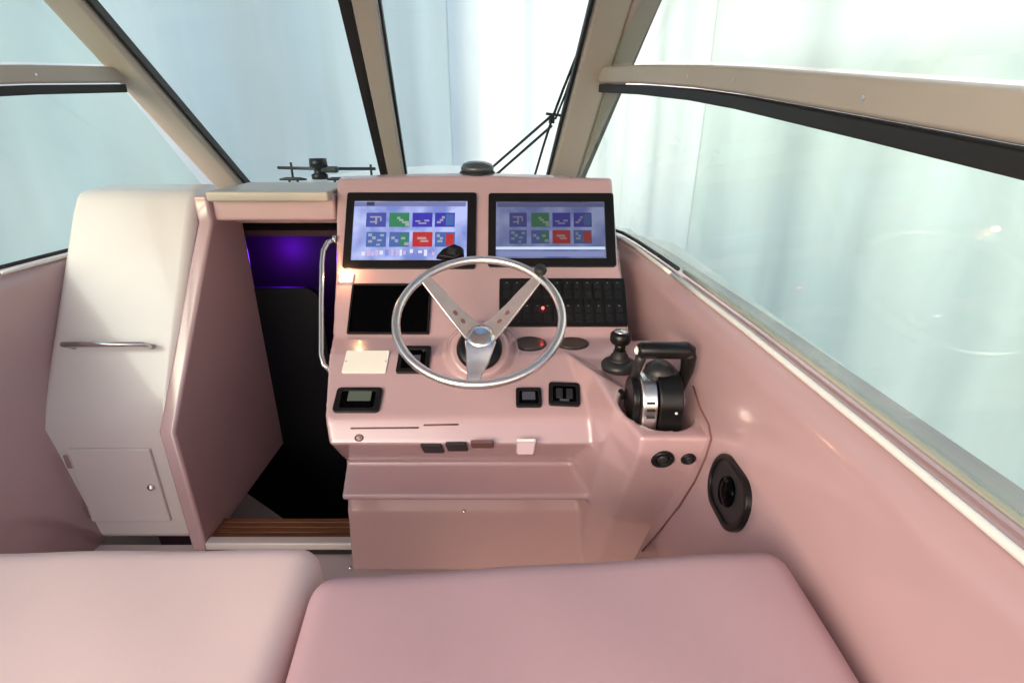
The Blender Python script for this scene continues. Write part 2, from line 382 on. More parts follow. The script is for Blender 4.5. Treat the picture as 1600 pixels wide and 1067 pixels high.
bp_ = [(W(.296, 1.89, .148)), (W(.365, 1.62, .128)), (W(.425, 1.35, .102)), (W(.452, 1.14, .078)), (W(.475, .75, .030)), (W(.49, .3, -.025)), (W(.50, -.25, -.06))]
def beam(mir):
    t = thing('side_window_frame', ('side window frame with a tan cross rail and black seal at the upper right' if not mir else 'side window frame with a tan cross rail at the far left'), 'window frame', W(-.96 - .44 if mir else .44, .9, -.37), 'side window frames')
    mx = lambda p: Vector((-.96 - p.x, p.y, p.z)) if mir else p
    def strip(name, z0, z1, x0, x1, m, bev):
        v = []; f = []
        for p in bp_:
            for a, b in ((x0, z0), (x1, z0), (x1, z1), (x0, z1)): v.append(mx(p + Vector((a, 0, b))))
        for i in range(len(bp_) - 1):
            for k in range(4): f.append((i * 4 + k, i * 4 + (k + 1) % 4, i * 4 + 4 + (k + 1) % 4, i * 4 + 4 + k))
        f += [(3, 2, 1, 0), tuple(range(len(v) - 4, len(v)))]
        MB().add(v, f).build(name, m, t, bevel=bev)
    strip('cross_rail', -.018, .028, -.022, .03, TAN, .008)
    for p in bp_[1:6]:
        q = mx(p + Vector((-.023, 0, .004)))
        MB().lathe([(.0035, 0), (.0035, .0012), (0, .0016)], 10, Matrix.Translation(q) @ Matrix.Rotation(R(90 if mir else -90), 4, 'Y')).build('screw', SATIN, t)
    strip('seal', -.046, -.022, -.018, .012, RUB, .003)
    # glass above and below the rail, lower black seal on the sill
    v = []; f = []
    ys = [p.y for p in bp_]
    def sx(y):
        for (y0, x0), (y1, x1) in zip(SX, SX[1:]):
            if y0 <= y <= y1: return x0 + (x1 - x0) * (y - y0) / (y1 - y0)
    lowp = [(W(.215, 2.25, -.365)), W(sx(1.95) + .03, 1.95, -.365), W(sx(1.6) + .04, 1.6, -.365), W(sx(1.2) + .04, 1.2, -.365), W(sx(.8) + .04, .8, -.365), W(sx(.3) + .04, .3, -.365), W(sx(-.25) + .04, -.25, -.365)]
    for a, b in zip(lowp, bp_): v += [mx(a), mx(b + Vector((0, 0, -.03)))]
    for i in range(len(bp_) - 1): f.append((2 * i, 2 * i + 2, 2 * i + 3, 2 * i + 1))
    o = MB().add(v, f).build('pane', GLASSG, t); o.modifiers.new('s', 'SOLIDIFY').thickness = .004
    v = []; f = []
    topp = [W(.40, 1.60, .45), W(.42, 1.4, .45), W(.44, 1.2, .45), W(.46, 1.0, .45), W(.49, .7, .45), W(.5, .3, .45), W(.5, -.25, .45)]
    for a, b in zip(topp, bp_): v += [mx(b + Vector((0, 0, .034))), mx(a)]
    for i in range(len(bp_) - 1): f.append((2 * i, 2 * i + 2, 2 * i + 3, 2 * i + 1))
    o = MB().add(v, f).build('pane', GLASSG, t); o.modifiers.new('s', 'SOLIDIFY').thickness = .004
    pts = [mx(W(sx(y) + .030, y, -.360)) for y in (2.2, 2.1, 1.95, 1.8, 1.6, 1.42)]
    MB().tube(pts, .006, 8).build('seal', RUB, t, smooth=True)
    pts = [mx(W(sx(y) + .040, y, -.362)) for y in (1.40, 1.2, 1.0,   .8, .4, 0, -.25)]
    MB().tube(pts, .006, 8).build('lower_rail', TAN, t, smooth=True)
    # dark seal up the corner pillar
    a = [W(.272, 2.236, -.33), W(.296, 2.10, -.10), W(.318, 1.93, .125)]
    if not mir: MB().tube([W(.276, 2.285, -.19), W(.300, 2.08, 0), W(.322, 1.92, .118)], .006, 8).build('seal', RUB, t, smooth=True)
    MB().box(mx(W(.50, -.27, .055)), .05, .05, .86).build('aft_post', TAN, t, bevel=.01)
beam(0); beam(1)
MB().box(W(-.48, .65, .50), 2.1, 2.00, .05).build('hardtop_roof', GELB, bevel=.01)  # unseen roof put in for shade, its aft edge placed to suit the light
tag(bpy.data.objects['hardtop_roof'], 'white hardtop roof panel over the helm, out of the photo above', 'roof')

# wiper outside the right pane
wi = thing('windshield_wiper', 'black pantograph wiper parked against the right windshield pillar', 'wiper', wp(.01, -.17, -.05))
def wpx(px, py, off=-.03):    # pixel on the windshield plane (offset outboard)
    o = wp(0, 0, off); r = ray(px, py); return E0 + r * ((o - E0).dot(NRM) / r.dot(NRM))
MB().tube([wpx(924, 22), wpx(902, 85), wpx(880, 140), wpx(862, 188), wpx(848, 232), wpx(834, 280)], .0050, 8).build('blade', RUB, wi, smooth=True)
MB().tube([wpx(900, 98, -.026), wpx(884, 146, -.022), wpx(868, 186, -.03)], .0042, 8).build('blade_spring', RUB, wi, smooth=True)
MB().tube([wpx(862, 181, -.04), wpx(762, 268, -.04)], .0052, 8).build('arm', RUB, wi, smooth=True)
MB().tube([wpx(862, 197, -.04), wpx(772, 276, -.04)], .0052, 8).build('arm', RUB, wi, smooth=True)
c = wpx(862, 188, -.035); MB().box(c, .022, .012, .024).build('hinge_block', RUB, wi, bevel=.003)
MB().tube([wpx(853, 178, -.036), wpx(878, 181, -.036)], .0048, 8).build('cross_pin', RUB, wi, smooth=True)
MB().lathe([(.016, 0), (.016, .02), (.01, .026), (0, .027)], 16, Matrix.Translation(wpx(766, 281, -.045))).build('pivot', RUB, wi, smooth=True)

# ---------------------------------------------------------------- helm console
PR = dict(A=(1.86, -.158), B=(1.72, -.172), C_=(1.558, -.414), D=(1.423, -.562), E=(1.331, -.578), F_=(1.163, -.671), G=(1.124, -.728), H=(1.250, -.868), I=(1.140, -.896), I2=(1.140, -.912), J=(1.205, -.935), J2=(1.190, -.99), K_=(1.186, -1.2))
XL = dict(A=-.56, B=-.547, C_=-.532, D=-.518, E=-.501, F_=-.469, G=-.453, H=-.462, I=-.447, I2=-.447, J=-.455, J2=-.458, K_=-.465)
XR = dict(A=.325, B=.314, C_=.324, D=.345, E=.30, F_=.25, G=.24, H=.22, I=.22, I2=.22, J=.22, J2=.22, K_=.22)
console = thing('helm_console', 'pink white moulded helm console with footwell and throttle pod in the middle of the boat', 'helm console', W(-.1, 1.45, -1.2))
PR['B2'] = (1.738, -.150); XL['B2'] = -.549; XR['B2'] = .313
order = ['A', 'B2', 'B', 'C_', 'D', 'E', 'F_', 'G', 'H', 'I', 'I2', 'J', 'J2', 'K_']
v = []
for sgn, XX in ((0, XL), (1, XR)):
    for k in order: v.append(W(XX[k], PR[k][0], PR[k][1]))
    v.append(W(XX['K_'], 1.80, -1.2)); v.append(W(XX['A'], 1.88, -.30))
n = len(order) + 2
mb = MB().add(v, [tuple(range(n)), tuple(range(n, 2 * n))[::-1]] + [(i, n + i, n + (i + 1) % n, (i + 1) % n) for i in range(n)])
# slightly crowned brow along the top
nb = 12; v = []; f = []
for i in range(nb + 1):
    t_ = i / nb; x = -.550 + t_ * .866
    h = .016 * (1 - (2 * t_ - .9) ** 2 * .8) - (.012 if t_ > .9 else 0)
    for y, z in ((1.722, -.180), (1.737, -.160 + h), (1.775, -.154 + h), (1.85, -.160 + h), (1.87, -.20)): v.append(W(x, y, z))
for i in range(nb):
    for k in range(4): f.append((i * 5 + k, i * 5 + k + 1, i * 5 + 5 + k + 1, i * 5 + 5 + k))
    f.append((i * 5 + 4, i * 5, i * 5 + 5, i * 5 + 9))
f += [(0, 1, 2, 3, 4), tuple(range(nb * 5, nb * 5 + 5))[::-1]]
mb.add(v, f)
# throttle pod column
rings = [(-.585, [(.130, 1.38), (.165, 1.30), (.205, 1.22), (.236, 1.075), (.276, .972), (.432, .985), (.430, 1.45)], [.012, .012, .012, -.012, -.030, -.038, .012]),
         (-.66, [(.150, 1.38), (.160, 1.30), (.188, 1.20), (.226, 1.068), (.274, .976), (.428, .988), (.42, 1.45)], [0] * 7),
         (-.74, [(.160, 1.38), (.160, 1.30), (.178, 1.19), (.215, 1.08), (.272, 1.012), (.412, 1.01), (.41, 1.45)], [0] * 7),
         (-.95, [(.165, 1.38), (.165, 1.30), (.172, 1.22), (.205, 1.15), (.262, 1.11), (.376, 1.09), (.37, 1.45)], [0] * 7),
         (-1.2, [(.170, 1.38), (.170, 1.31), (.175, 1.25), (.195, 1.20), (.235, 1.17), (.330, 1.16), (.33, 1.45)], [0] * 7)]
v = []; f = []
for z, P, dz in rings:
    for (x, y), q in zip(P, dz): v.append(W(x, y, z + q))
for i in range(4):
    for k in range(7): f.append((i * 7 + k, i * 7 + (k + 1) % 7, i * 7 + 7 + (k + 1) % 7, i * 7 + 7 + k))
f += [tuple(range(7))[::-1], tuple(range(28, 35))]
mb.add(v, f)
# helm pedestal
HELM = at(749, 545, 1.40); hn = Vector((0, -math.cos(R(40)), math.sin(R(40))))
def frame(c, nrm):
    x = Vector((1, 0, 0)); nrm = nrm.normalized(); y = nrm.cross(x).normalized()
    M = Matrix.Identity(4)
    for i, q in enumerate((x, y, nrm)): M[0][i], M[1][i], M[2][i] = q
    M.translation = c; return M
HM = frame(HELM, hn)
mb.lathe([(.0001, -.16), (.125, -.13), (.088, -.03), (.076, -.004), (.0001, -.004)], 32, HM)
shell = mb.build('shell', GEL, console, smooth=True)
# bowl for the throttle, cut out of the pod
BOWL = W(.337, 1.090, -.60)
cut = MB().lathe([(.0001, -.085), (.076, -.085), (.084, -.05), (.0865, .0), (.088, .12), (.0001, .12)], 48, Matrix.Translation(BOWL)).build('bowl_cutter', None)
rm = shell.modifiers.new('remesh', 'REMESH'); rm.mode = 'VOXEL'; rm.voxel_size = .0055
bo = shell.modifiers.new('bowl', 'BOOLEAN'); bo.operation = 'DIFFERENCE'; bo.object = cut; bo.solver = 'EXACT'
rm2 = shell.modifiers.new('remesh2', 'REMESH'); rm2.mode = 'VOXEL'; rm2.voxel_size = .0045; rm2.use_smooth_shade = True
sm = shell.modifiers.new('smooth', 'SMOOTH'); sm.factor = .5; sm.iterations = 9
dg = bpy.context.evaluated_depsgraph_get()
me = bpy.data.meshes.new_from_object(shell.evaluated_get(dg)); shell.modifiers.clear()
me.name = 'shell'; shell.data = me
if not me.materials: me.materials.append(GEL)
for p in me.polygons: p.use_smooth = True
bpy.data.objects.remove(cut)

PL_U = Plane(PR['B'], PR['C_']); PL_M = Plane(PR['C_'], PR['D']); PL_L = Plane(PR['D'], PR['E']); PL_S = Plane(PR['E'], PR['F_'])
PL_F = Plane(PR['F_'], PR['G']); PL_H = Plane(PR['G'], PR['H']); PL_J = Plane(PR['J2'], PR['K_'])

# --- multifunction displays
def scr(name, c, s): return emis(name, c, s * K)
def display(x0, y0, x1, y1, s, lum, label, cols, rows):
    c, w_, h_ = PL_U.rect(x0, y0, x1, y1); M = PL_U.M(c)
    t = thing('display_screen', label, 'display', c, 'chart displays on the helm console')
    sc, sw, sh = PL_U.rect(*s); lo = M.inverted() @ sc
    MB().ring(rrect(w_, h_, .008), rrect(sw, sh, .002, ox=lo.x, oy=lo.y), -.004, .010, M).build('bezel', BLK, t, bevel=.0015)
    MB().prism(rrect(w_ - .008, h_ - .008, .004), -.004, .0035, M).build('backing', BLKG, t)
    base = bpy.data.materials.new('screen_glow'); base.use_nodes = True
    n = base.node_tree; p = n.nodes['Principled BSDF']; p.inputs['Base Color'].default_value = (.02, .02, .03, 1); p.inputs['Roughness'].default_value = .12
    tc = n.nodes.new('ShaderNodeTexCoord'); nz = n.nodes.new('ShaderNodeTexNoise'); nz.inputs['Scale'].default_value = 14
    rp = n.nodes.new('ShaderNodeValToRGB'); rp.color_ramp.elements[0].position = .35; rp.color_ramp.elements[1].position = .65
    rp.color_ramp.elements[0].color = lin(118, 134, 206); rp.color_ramp.elements[1].color = lin(186, 198, 248)
    n.links.new(tc.outputs['Object'], nz.inputs['Vector']); n.links.new(nz.outputs['Fac'], rp.inputs[0])
    n.links.new(rp.outputs[0], p.inputs['Emission Color']); p.inputs['Emission Strength'].default_value = lum * K
    MB().box((lo.x, lo.y, .0045), sw, sh, .0012, M).build('screen', base, t)
    def rect(a, b, e, f_, z, name, m, par):
        q, ww, hh = PL_U.rect(a, b, e, f_); l = M.inverted() @ q
        return MB().box((l.x, l.y, z), ww, hh, .0006, M).build(name, m, par)
    rect(s[0] + 2, s[1] + 1, s[2] - 2, s[1] + 8, .0055, 'status_bar', scr('bar', lin(112, 118, 170), lum), t)
    if lum > .8:
        rect(s[0] + 22, s[1] + 1, s[0] + 34, s[1] + 7, .0062, 'status_icon', scr('bar_dark', lin(40, 44, 90), lum), t)
        for k in range(16):
            xx = s[0] + 14 + k * 7.4 + random.uniform(-2, 2)
            rect(xx, s[3] - 15 + random.uniform(-3, 2), xx + random.uniform(3, 6), s[3] - 10 + random.uniform(-2, 4), .0062, 'reflection_speck', scr('mark', random.choice([lin(225, 228, 255), lin(200, 180, 225), lin(130, 140, 215)]), lum), t)  # pale specks painting the reflections along the screen's lower edge
    else:
        rect(s[0], s[3] - 18, s[2], s[3] - 14, .0062, 'reflection_bar', scr('line', lin(205, 222, 250), 1), t)  # pale glowing strip painting a reflection across the screen
        rect(s[0] + 2, s[3] - 11, s[2] - 2, s[3] - 3, .0062, 'footer_band', scr('band', lin(122, 132, 180), 1), t)
    B1, B2, GR, IN, RD, ST = lin(62, 72, 160), lin(70, 85, 170), lin(35, 125, 85), lin(45, 40, 170), lin(185, 30, 40), lin(62, 98, 168)
    spec = [[(B1, None, 0), (GR, None, 1), (IN, None, 2), (IN, ST, 3)], [(ST, None, 4), (ST, GR, 5), (RD, None, 6), (ST, RD, 7)]]
    for r_ in range(2):
        for k in range(4):
            a, e = cols[k]; b, f_ = rows[r_]; col, col2, gi = spec[r_][k]
            tile = rect(a, b, e, f_, .0060, 'icon_tile', scr('tile', col, lum), t)
            gm = scr('glyph', tuple(min(1, q * .45 + .30) for q in col[:3]), lum)
            gp = MB(); g2 = MB(); wd = e - a; hd = f_ - b
            def st(u0, v0, u1, v1, tgt=gp):
                q, ww, hh = PL_U.rect(a + u0 * wd, b + v0 * hd, a + u1 * wd, b + v1 * hd); l = M.inverted() @ q
                tgt.box((l.x, l.y, .0068), ww, hh, .0005, M)
            if gi in (0,): st(.2, .25, .75, .35); st(.45, .35, .55, .8); st(.2, .6, .45, .7); st(.7, .35, .78, .6)
            if gi == 1: st(.4, .3, .55, .45); st(.5, .45, .7, .6); st(.65, .6, .98, .75); st(.8, .75, 1, .95)
            if gi == 2: st(.15, .55, .4, .65); st(.3, .7, .7, .8); st(.6, .5, .85, .62)
            if gi == 3: st(.1, .6, .3, .75); st(.25, .45, .42, .6); st(.35, .25, .5, .42)
            if gi == 4: st(.1, .1, .3, .3); st(.3, .3, .48, .5); st(.1, .55, .3, .72); st(.55, .5, .78, .62); st(.7, .15, .9, .3); st(.5, .8, .7, .92)
            if gi == 5: st(.1, .3, .28, .5); st(.28, .5, .45, .7); st(.6, .35, .8, .5); st(.75, .7, .98, .9)
            if gi == 6: st(.25, .35, .7, .5); st(.4, .55, .8, .68)
            if gi == 7: st(.1, .15, .25, .35); st(.12, .55, .38, .7); st(.25, .35, .4, .5)
            gp.build('glyph', gm, tile)
            if col2:
                q, ww, hh = PL_U.rect(a + .55 * wd, b + .1 * hd, a + .95 * wd, b + .9 * hd); l = M.inverted() @ q
                g2.box((l.x, l.y, .0066), ww, hh, .0005, M).build('colour_patch', scr('patch', col2, lum), tile)
    return t
display(540, 303, 744, 421, (552, 316, 730, 408), 1.0, 'left chart display, the brighter one, black bezel and lit blue screen of eight icons', [(573, 604), (609, 640), (645, 676), (680, 711)], [(334, 356), (364, 387)])
display(763, 304, 960, 418, (775, 317, 945, 405), .38, 'right chart display, the dimmer one with a pale reflection bar painted below its icons', [(796, 823), (830, 858), (863, 891), (896, 924)], [(334, 356), (361, 382)])

# black shape of unknown kind in front of the left display's lower right corner
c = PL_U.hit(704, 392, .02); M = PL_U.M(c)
t = thing('black_shape', 'small black shape over the lower right corner of the left display', 'handset', c)
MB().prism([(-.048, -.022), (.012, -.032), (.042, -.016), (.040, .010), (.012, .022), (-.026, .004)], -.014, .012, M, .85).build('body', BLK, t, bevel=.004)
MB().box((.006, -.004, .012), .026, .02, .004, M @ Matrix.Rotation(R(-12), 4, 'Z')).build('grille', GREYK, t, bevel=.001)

# small lit courtesy lamp on the ridge below the left display
c, w_, h_ = PL_M.rect(532, 430, 551, 441); c = c + PL_M.n * .002; M = PL_M.M(c)
t = thing('courtesy_light', 'tiny lit white courtesy light below the left display corner', 'light', c)
MB().prism(rrect(w_ + .006, h_ + .006, .004), -.004, .003, M).build('housing', WHT, t)
MB().prism(rrect(w_, h_, .003), .002, .006, M).build('lens', emis('warm_lens', (1, .86, .74), 2.2 * K), t)
L = bpy.data.objects.new('courtesy_light_glow', bpy.data.lights.new('courtesy_light_glow', 'POINT')); C.objects.link(L)
L.data.energy = .25; L.data.color = (1, .50, .22); L.data.shadow_soft_size = .006; L.location = c + PL_M.n * .024 + PL_M.up * .014 - parent_offset(t); L.parent = t

# dark glass panel (screen off), left of the wheel
c, w_, h_ = PL_M.rect(547, 445, 673, 523); M = PL_M.M(c)
t = thing('display_screen', 'switched off black glass display left of the steering wheel', 'display', c)
MB().ring(rrect(w_, h_, .004), rrect(w_ - .012, h_ - .012, .002), -.004, .009, M).build('bezel', BLK, t, bevel=.001)
MB().box((0, 0, .001), w_ - .011, h_ - .011, .008, M).build('glass', BLKG, t)

# rocker switch panel
c, w_, h_ = PL_M.rect(780, 436, 978, 511); M = PL_M.M(c)
t = thing('switch_panel', 'black switch panel with two rows of rocker switches right of the wheel', 'switch panel', c)
MB().prism(rrect(w_, h_, .006), -.004, .006, M).build('plate', BLK, t, bevel=.0015)
proto = None
for j in range(2):
    for i in range(12):
        x = -w_ / 2 + w_ * (i + .75) / 12.5; y = h_ * (.24 - .48 * j)
        if proto is None:
            me = bpy.data.meshes.new('rocker_switch'); q = MB()
            q.prism(rrect(w_ / 12.5 * .72, h_ * .36, .002, 2), 0, .002)
            q.box((0, h_ * .07, .0035), w_ / 12.5 * .5, h_ * .13, .005); q.box((0, -h_ * .07, .0028), w_ / 12.5 * .5, h_ * .13, .003)
            me.from_pydata([tuple(p) for p in q.v], [], q.f); me.materials.append(mat('rocker_black', (.010, .010, .011), .4, spec=.3)); proto = me
        o = bpy.data.objects.new('rocker_switch', proto); C.objects.link(o); o.parent = t
        o.matrix_local = Matrix.Translation(-c) @ M @ Matrix.Translation((x, y, .006))
        q = MB().box((x, y + h_ * .15, .0085), .004, .0016, .001, M).build('switch_mark', mat('mark_grey', (.35, .35, .36), .5) if 'mark_grey' not in bpy.data.materials else bpy.data.materials['mark_grey'], t)
l = M.inverted() @ PL_M.hit(848, 483)
MB().lathe([(.0045, .006), (.0045, .010), (.002, .012), (0, .0121)], 14, M @ Matrix.Translation((l.x, l.y, 0))).build('red_indicator', emis('red_led', (1, .12, .12), 3 * K), t, smooth=True)
L = bpy.data.objects.new('red_indicator_glow', bpy.data.lights.new('red_indicator_glow', 'POINT')); C.objects.link(L)
L.data.energy = .005; L.data.color = (1, .05, .05); L.data.shadow_soft_size = .004; L.parent = t; L.location = (M @ Vector((l.x, l.y, .02))) - c

# oval gauges on the ledge
for (x0, y0, x1, y1), lb in (((802, 527, 854, 549), 'oval smoked brown gauge on the ledge, the one nearer the wheel'), ((868, 528, 920, 547), 'oval smoked brown gauge on the ledge, the one nearer the joystick')):
    c, w_, h_ = PL_L.rect(x0, y0, x1, y1); M = PL_L.M(c)
    t = thing('oval_gauge', lb, 'gauge', c, 'oval gauges on the ledge')
    MB().prism(ell(w_ / 2, h_ / 2), -.004, .0035, M).build('rim', GREYK, t, bevel=.001)
    MB().prism(ell(w_ / 2 * .9, h_ / 2 * .85), .003, .005, M).build('lens', BRN, t, bevel=.001)

# glossy plate at left with its reflection painted cream, square gauges and small instruments
c, w_, h_ = PL_S.rect(538, 549, 606, 583); M = PL_S.M(c)
t = thing('cover_plate', 'glossy rectangular cover plate at the left of the dash, its bright reflection painted cream', 'cover plate', c)
MB().prism(rrect(w_, h_, .004), -.004, .004, M).build('plate', CREAM, t, bevel=.001)
for sx_ in (-1, 1):
    MB().lathe([(.0025, 0), (.0025, .0048), (0, .0050)], 10, M @ Matrix.Translation((sx_ * w_ * .46, 0, 0))).build('screw', SATIN, t)
def instr(px, lb, name='square_gauge', cat='gauge', lcd=None, r=.006, pl=PL_S, skew=0, group=None):
    c, w_, h_ = pl.rect(*px); M = pl.M(c)
    if skew: M = M @ Matrix.Rotation(R(skew), 4, 'Z')
    t = thing(name, lb, cat, c, group)
    MB().ring(rrect(w_, h_, r), rrect(w_ * .74, h_ * .70, r * .6), -.004, .009, M).build('bezel', BLK, t, bevel=.0015)
    MB().prism(rrect(w_ * .78, h_ * .74, r * .6), -.004, .005, M).build('face', BLKG, t)
    if lcd: MB().box((lcd[0] * w_, lcd[1] * h_, .0062), lcd[2] * w_, lcd[3] * h_, .0015, M).build('readout', lcd[4], t)
    return t, M, w_, h_
LCD = mat('lcd_green_grey', (.09, .11, .085), .3); LCDB = mat('lcd_blue_grey', (.06, .065, .085), .3)
instr((524, 608, 596, 645), 'black instrument with a green grey readout at the lower left of the dash', 'engine_readout', 'gauge', (.02, .16, .5, .42, LCD), .010)
instr((622, 543, 672, 584), 'black square gauge on the dash behind the lower left of the wheel rim', lcd=(0, 0, .4, .3, LCDB), group='square gauges on the dash')
instr((806, 608, 846, 637), 'black square gauge right of the wheel, the smaller one with a grey readout', lcd=(0, .08, .5, .42, LCDB), group='square gauges on the dash')
t, M, w_, h_ = instr((857, 600, 906, 635), 'black square switch unit nearest the throttle pod on the dash', 'trim_switch', 'switch', None, .008, skew=-3)
for i in (-1, 1): MB().box((i * w_ * .16, 0, .008), w_ * .2, h_ * .42, .006, M).build('toggle', GREYK, t, bevel=.0015)
MB().box((0, -h_ * .28, .007), w_ * .3, h_ * .08, .002, M).build('mark', LCDB, t)
c = PL_S.hit(747, 602); M = PL_S.M(c)
t = thing('key_switch', 'tiny dark ignition switch on the dash under the steering wheel', 'switch', c)
MB().prism(rrect(.020, .014, .004), -.003, .005, M).build('collar', RUB, t, bevel=.001)
MB().box((0, 0, .008), .010, .003, .008, M).build('key_slot', SEAM, t)
c = PL_S.hit(663, 549); M = PL_S.M(c)
t = thing('push_button', 'tiny dark push button on the dash behind the left of the wheel rim', 'button', c)
MB().lathe([(.008, -.003), (.008, .004), (.005, .005), (.005, .008), (0, .0082)], 16, M).build('cap', RUB, t, smooth=True)

# hatch seams and a small round catch on the lip
for a, b, y in ((548, 654, 669), (662, 716, 664)):
    p = PL_F.hit(a, y, .0015); q = PL_F.hit(b, y - 1, .0015); MB().tube([p, q], .0022, 8).build('seam', SEAM, console, smooth=True)
c = PL_F.hit(561, 684); M = PL_F.M(c)
MB().ring(ell(.011, .009), ell(.0075, .006), -.003, .003, M).build('catch_ring', SEAM, console, bevel=.0008)
MB().lathe([(.005, -.003), (.005, .004), (0, .0045)], 12, M).build('catch_button', GEL, console, smooth=True)
# slots, lamp below the lip
for x0, y0, x1, y1 in ((660, 694, 692, 705), (698, 692, 730, 702), (736, 689, 771, 697)):
    c, w_, h_ = PL_H.rect(x0, y0, x1, y1); M = PL_H.M(c)
    MB().prism(rrect(w_, max(h_, .012), .003), -.003, .005, M).build('vent_slot', RUB if x0 < 730 else SEAM, console, bevel=.001)
c, w_, h_ = PL_H.rect(809, 688, 834, 706); M = PL_H.M(c)
t = thing('footwell_light', 'small pale square footwell light under the console lip', 'light', c)
MB().prism(rrect(w_ + .006, h_ + .006, .004), -.003, .003, M).build('housing', WHT, t)
MB().prism(rrect(w_, h_, .003), .002, .006, M).build('lens', emis('foot_lens', lin(232, 190, 188), .9 * K), t)
# tiny catches on lower panel
for px, py in ((725, 798), (547, 886)):
    c = PL_J.hit(px, py); MB().lathe([(.005, -.003), (.005, .004), (.002, .006), (0, .0061)], 12, PL_J.M(c)).build('latch', CHR, console, smooth=True)

# sockets in the pod's front face
pa, pb, pc = W(.280, 1.005, -.70), W(.412, 1.002, -.70), W(.27, 1.075, -.88)
pn = (pb - pa).cross(pc - pa).normalized()
if pn.y > 0: pn = -pn
def podhit(px, py):
    r = ray(px, py)
    dg = bpy.context.evaluated_depsgraph_get()
    hit, loc, nr, *_ = S.ray_cast(dg, E0, r.normalized())
    return loc, nr
bpy.context.view_layer.update()
for (px, py, rr), lb in (((1035, 717, .0255), 'larger round black socket in the throttle pod front'), ((1075, 716, .0165), 'smaller round black socket in the throttle pod front, by the wall')):
    c, nr = podhit(px, py); M = frame(c, nr)
    t = thing('power_socket', lb, 'socket', c, 'round sockets in the pod')
    MB().lathe([(rr, -.004), (rr, .004), (rr * .86, .006), (rr * .66, .006), (rr * .62, .001), (0, .001)], 28, M).build('collar', BLK, t, smooth=True)
    MB().lathe([(rr * .5, 0), (rr * .5, .003), (rr * .3, .0055), (0, .006)], 20, M).build('cap', GREYK, t, smooth=True)

# ---------------------------------------------------------------- steering wheel
WC = at(749, 494, 1.27); wn_ = Vector((0, -math.cos(R(61)), math.sin(R(61)))); WM = frame(WC, wn_)
sw = thing('steering_wheel', 'large polished steel steering wheel with three spokes in front of the displays', 'steering wheel', HELM)
RR = .198
MB().tube([(RR * math.cos(2 * math.pi * i / 72), RR * math.sin(2 * math.pi * i / 72), 0) for i in range(72)], .0105, 14, True, WM).build('rim', SATIN, sw, smooth=True)
HZ = -.085
for ang in (42, 138, 268):
    a = R(ang); cdir = Vector((math.cos(a), math.sin(a), 0)); sdir = Vector((-math.sin(a), math.cos(a), 0))
    k_ = 1.0 if ang != 268 else 1.25
    secs = [(.012, HZ + .004, .032 * k_, .006), (.05, HZ + .010, .026 * k_, .007), (.10, HZ + .032, .021 * k_, .006), (.15, HZ + .060, .018, .006), (RR - .004, -.002, .014, .006)]
    v = []; f = []
    for r_, z, hw, th in secs:
        for s1, s2 in ((-1, -1), (1, -1), (1, 1), (-1, 1)):
            v.append(WM @ (cdir * r_ + sdir * hw * s1 + Vector((0, 0, z + th * s2 * .7))))
    for i in range(len(secs) - 1):
        for k in range(4): f.append((i * 4 + k, i * 4 + (k + 1) % 4, i * 4 + 4 + (k + 1) % 4, i * 4 + 4 + k))
    f += [(3, 2, 1, 0), tuple(range(len(v) - 4, len(v)))]
    sp = MB().add(v, f).build('spoke', SPK, sw, bevel=.003, seg=3)
    if ang != 268:   # long dark slots pressed into the two upper spokes
        s_ = MB()
        for r_, z in ((.062, HZ + .020), (.088, HZ + .032)):
            s_.prism([(p[0] * .8, p[1] * .5) for p in ell(.009, .010, 14)], -.001, .0012, WM @ Matrix.Translation(cdir * r_ + Vector((0, 0, z - .0005))) @ Matrix.Rotation(a, 4, 'Z') @ Matrix.Rotation(R(-25), 4, 'Y'))
        s_.build('spoke_hole', SEAM, sp)
MB().lathe([(.036, HZ - .012), (.040, HZ + .004), (.034, HZ + .014), (.020, HZ + .019), (0, HZ + .020)], 32, WM).build('hub', CHR, sw, smooth=True)
MB().tube([WM @ Vector((0, 0, HZ - .01)), HELM + hn * .006], [.022, .026], 24).build('shaft', SATIN, sw, smooth=True)
MB().lathe([(.058, -.006), (.060, .004), (.052, .012), (.030, .014), (0, .014)], 36, HM).build('helm_bezel', BLK, sw, smooth=True)
a = R(41); kc = WM @ Vector((RR * math.cos(a), RR * math.sin(a), .004))
MB().lathe([(.007, 0), (.007, .012), (.014, .016), (.0165, .024), (.014, .032), (0, .034)], 20, frame(kc, wn_)).build('steering_knob', RUB, sw, smooth=True)

# ---------------------------------------------------------------- joystick
JB = W(.277, 1.255, -.574)
t = thing('joystick', 'black docking joystick on the ledge between the gauges and the throttle', 'joystick', JB)
T = Matrix.Translation(JB)
MB().lathe([(.044, -.008), (.046, .004), (.040, .012), (.030, .016), (0, .017)], 32, T).build('base', GREYK, t, smooth=True)
MB().lathe([(.030, .014), (.026, .022), (.021, .024), (.022, .030), (.017, .034), (.016, .042), (0, .044)], 24, T).build('gaiter', RUB, t, smooth=True)
MB().tube([JB + Vector((0, 0, .04)), JB + Vector((0, .003, .064))], .014, 18).build('stalk', BLK, t, smooth=True)
MB().lathe([(.016, .058), (.024, .062), (.027, .070), (.026, .086), (.020, .092), (0, .093)], 28, Matrix.Translation(JB + Vector((0, .004, 0)))).build('knob', BLK, t, smooth=True)
MB().lathe([(.018, .091), (.017, .095), (0, .096)], 20, Matrix.Translation(JB + Vector((0, .004, 0)))).build('cap', SATIN, t, smooth=True)

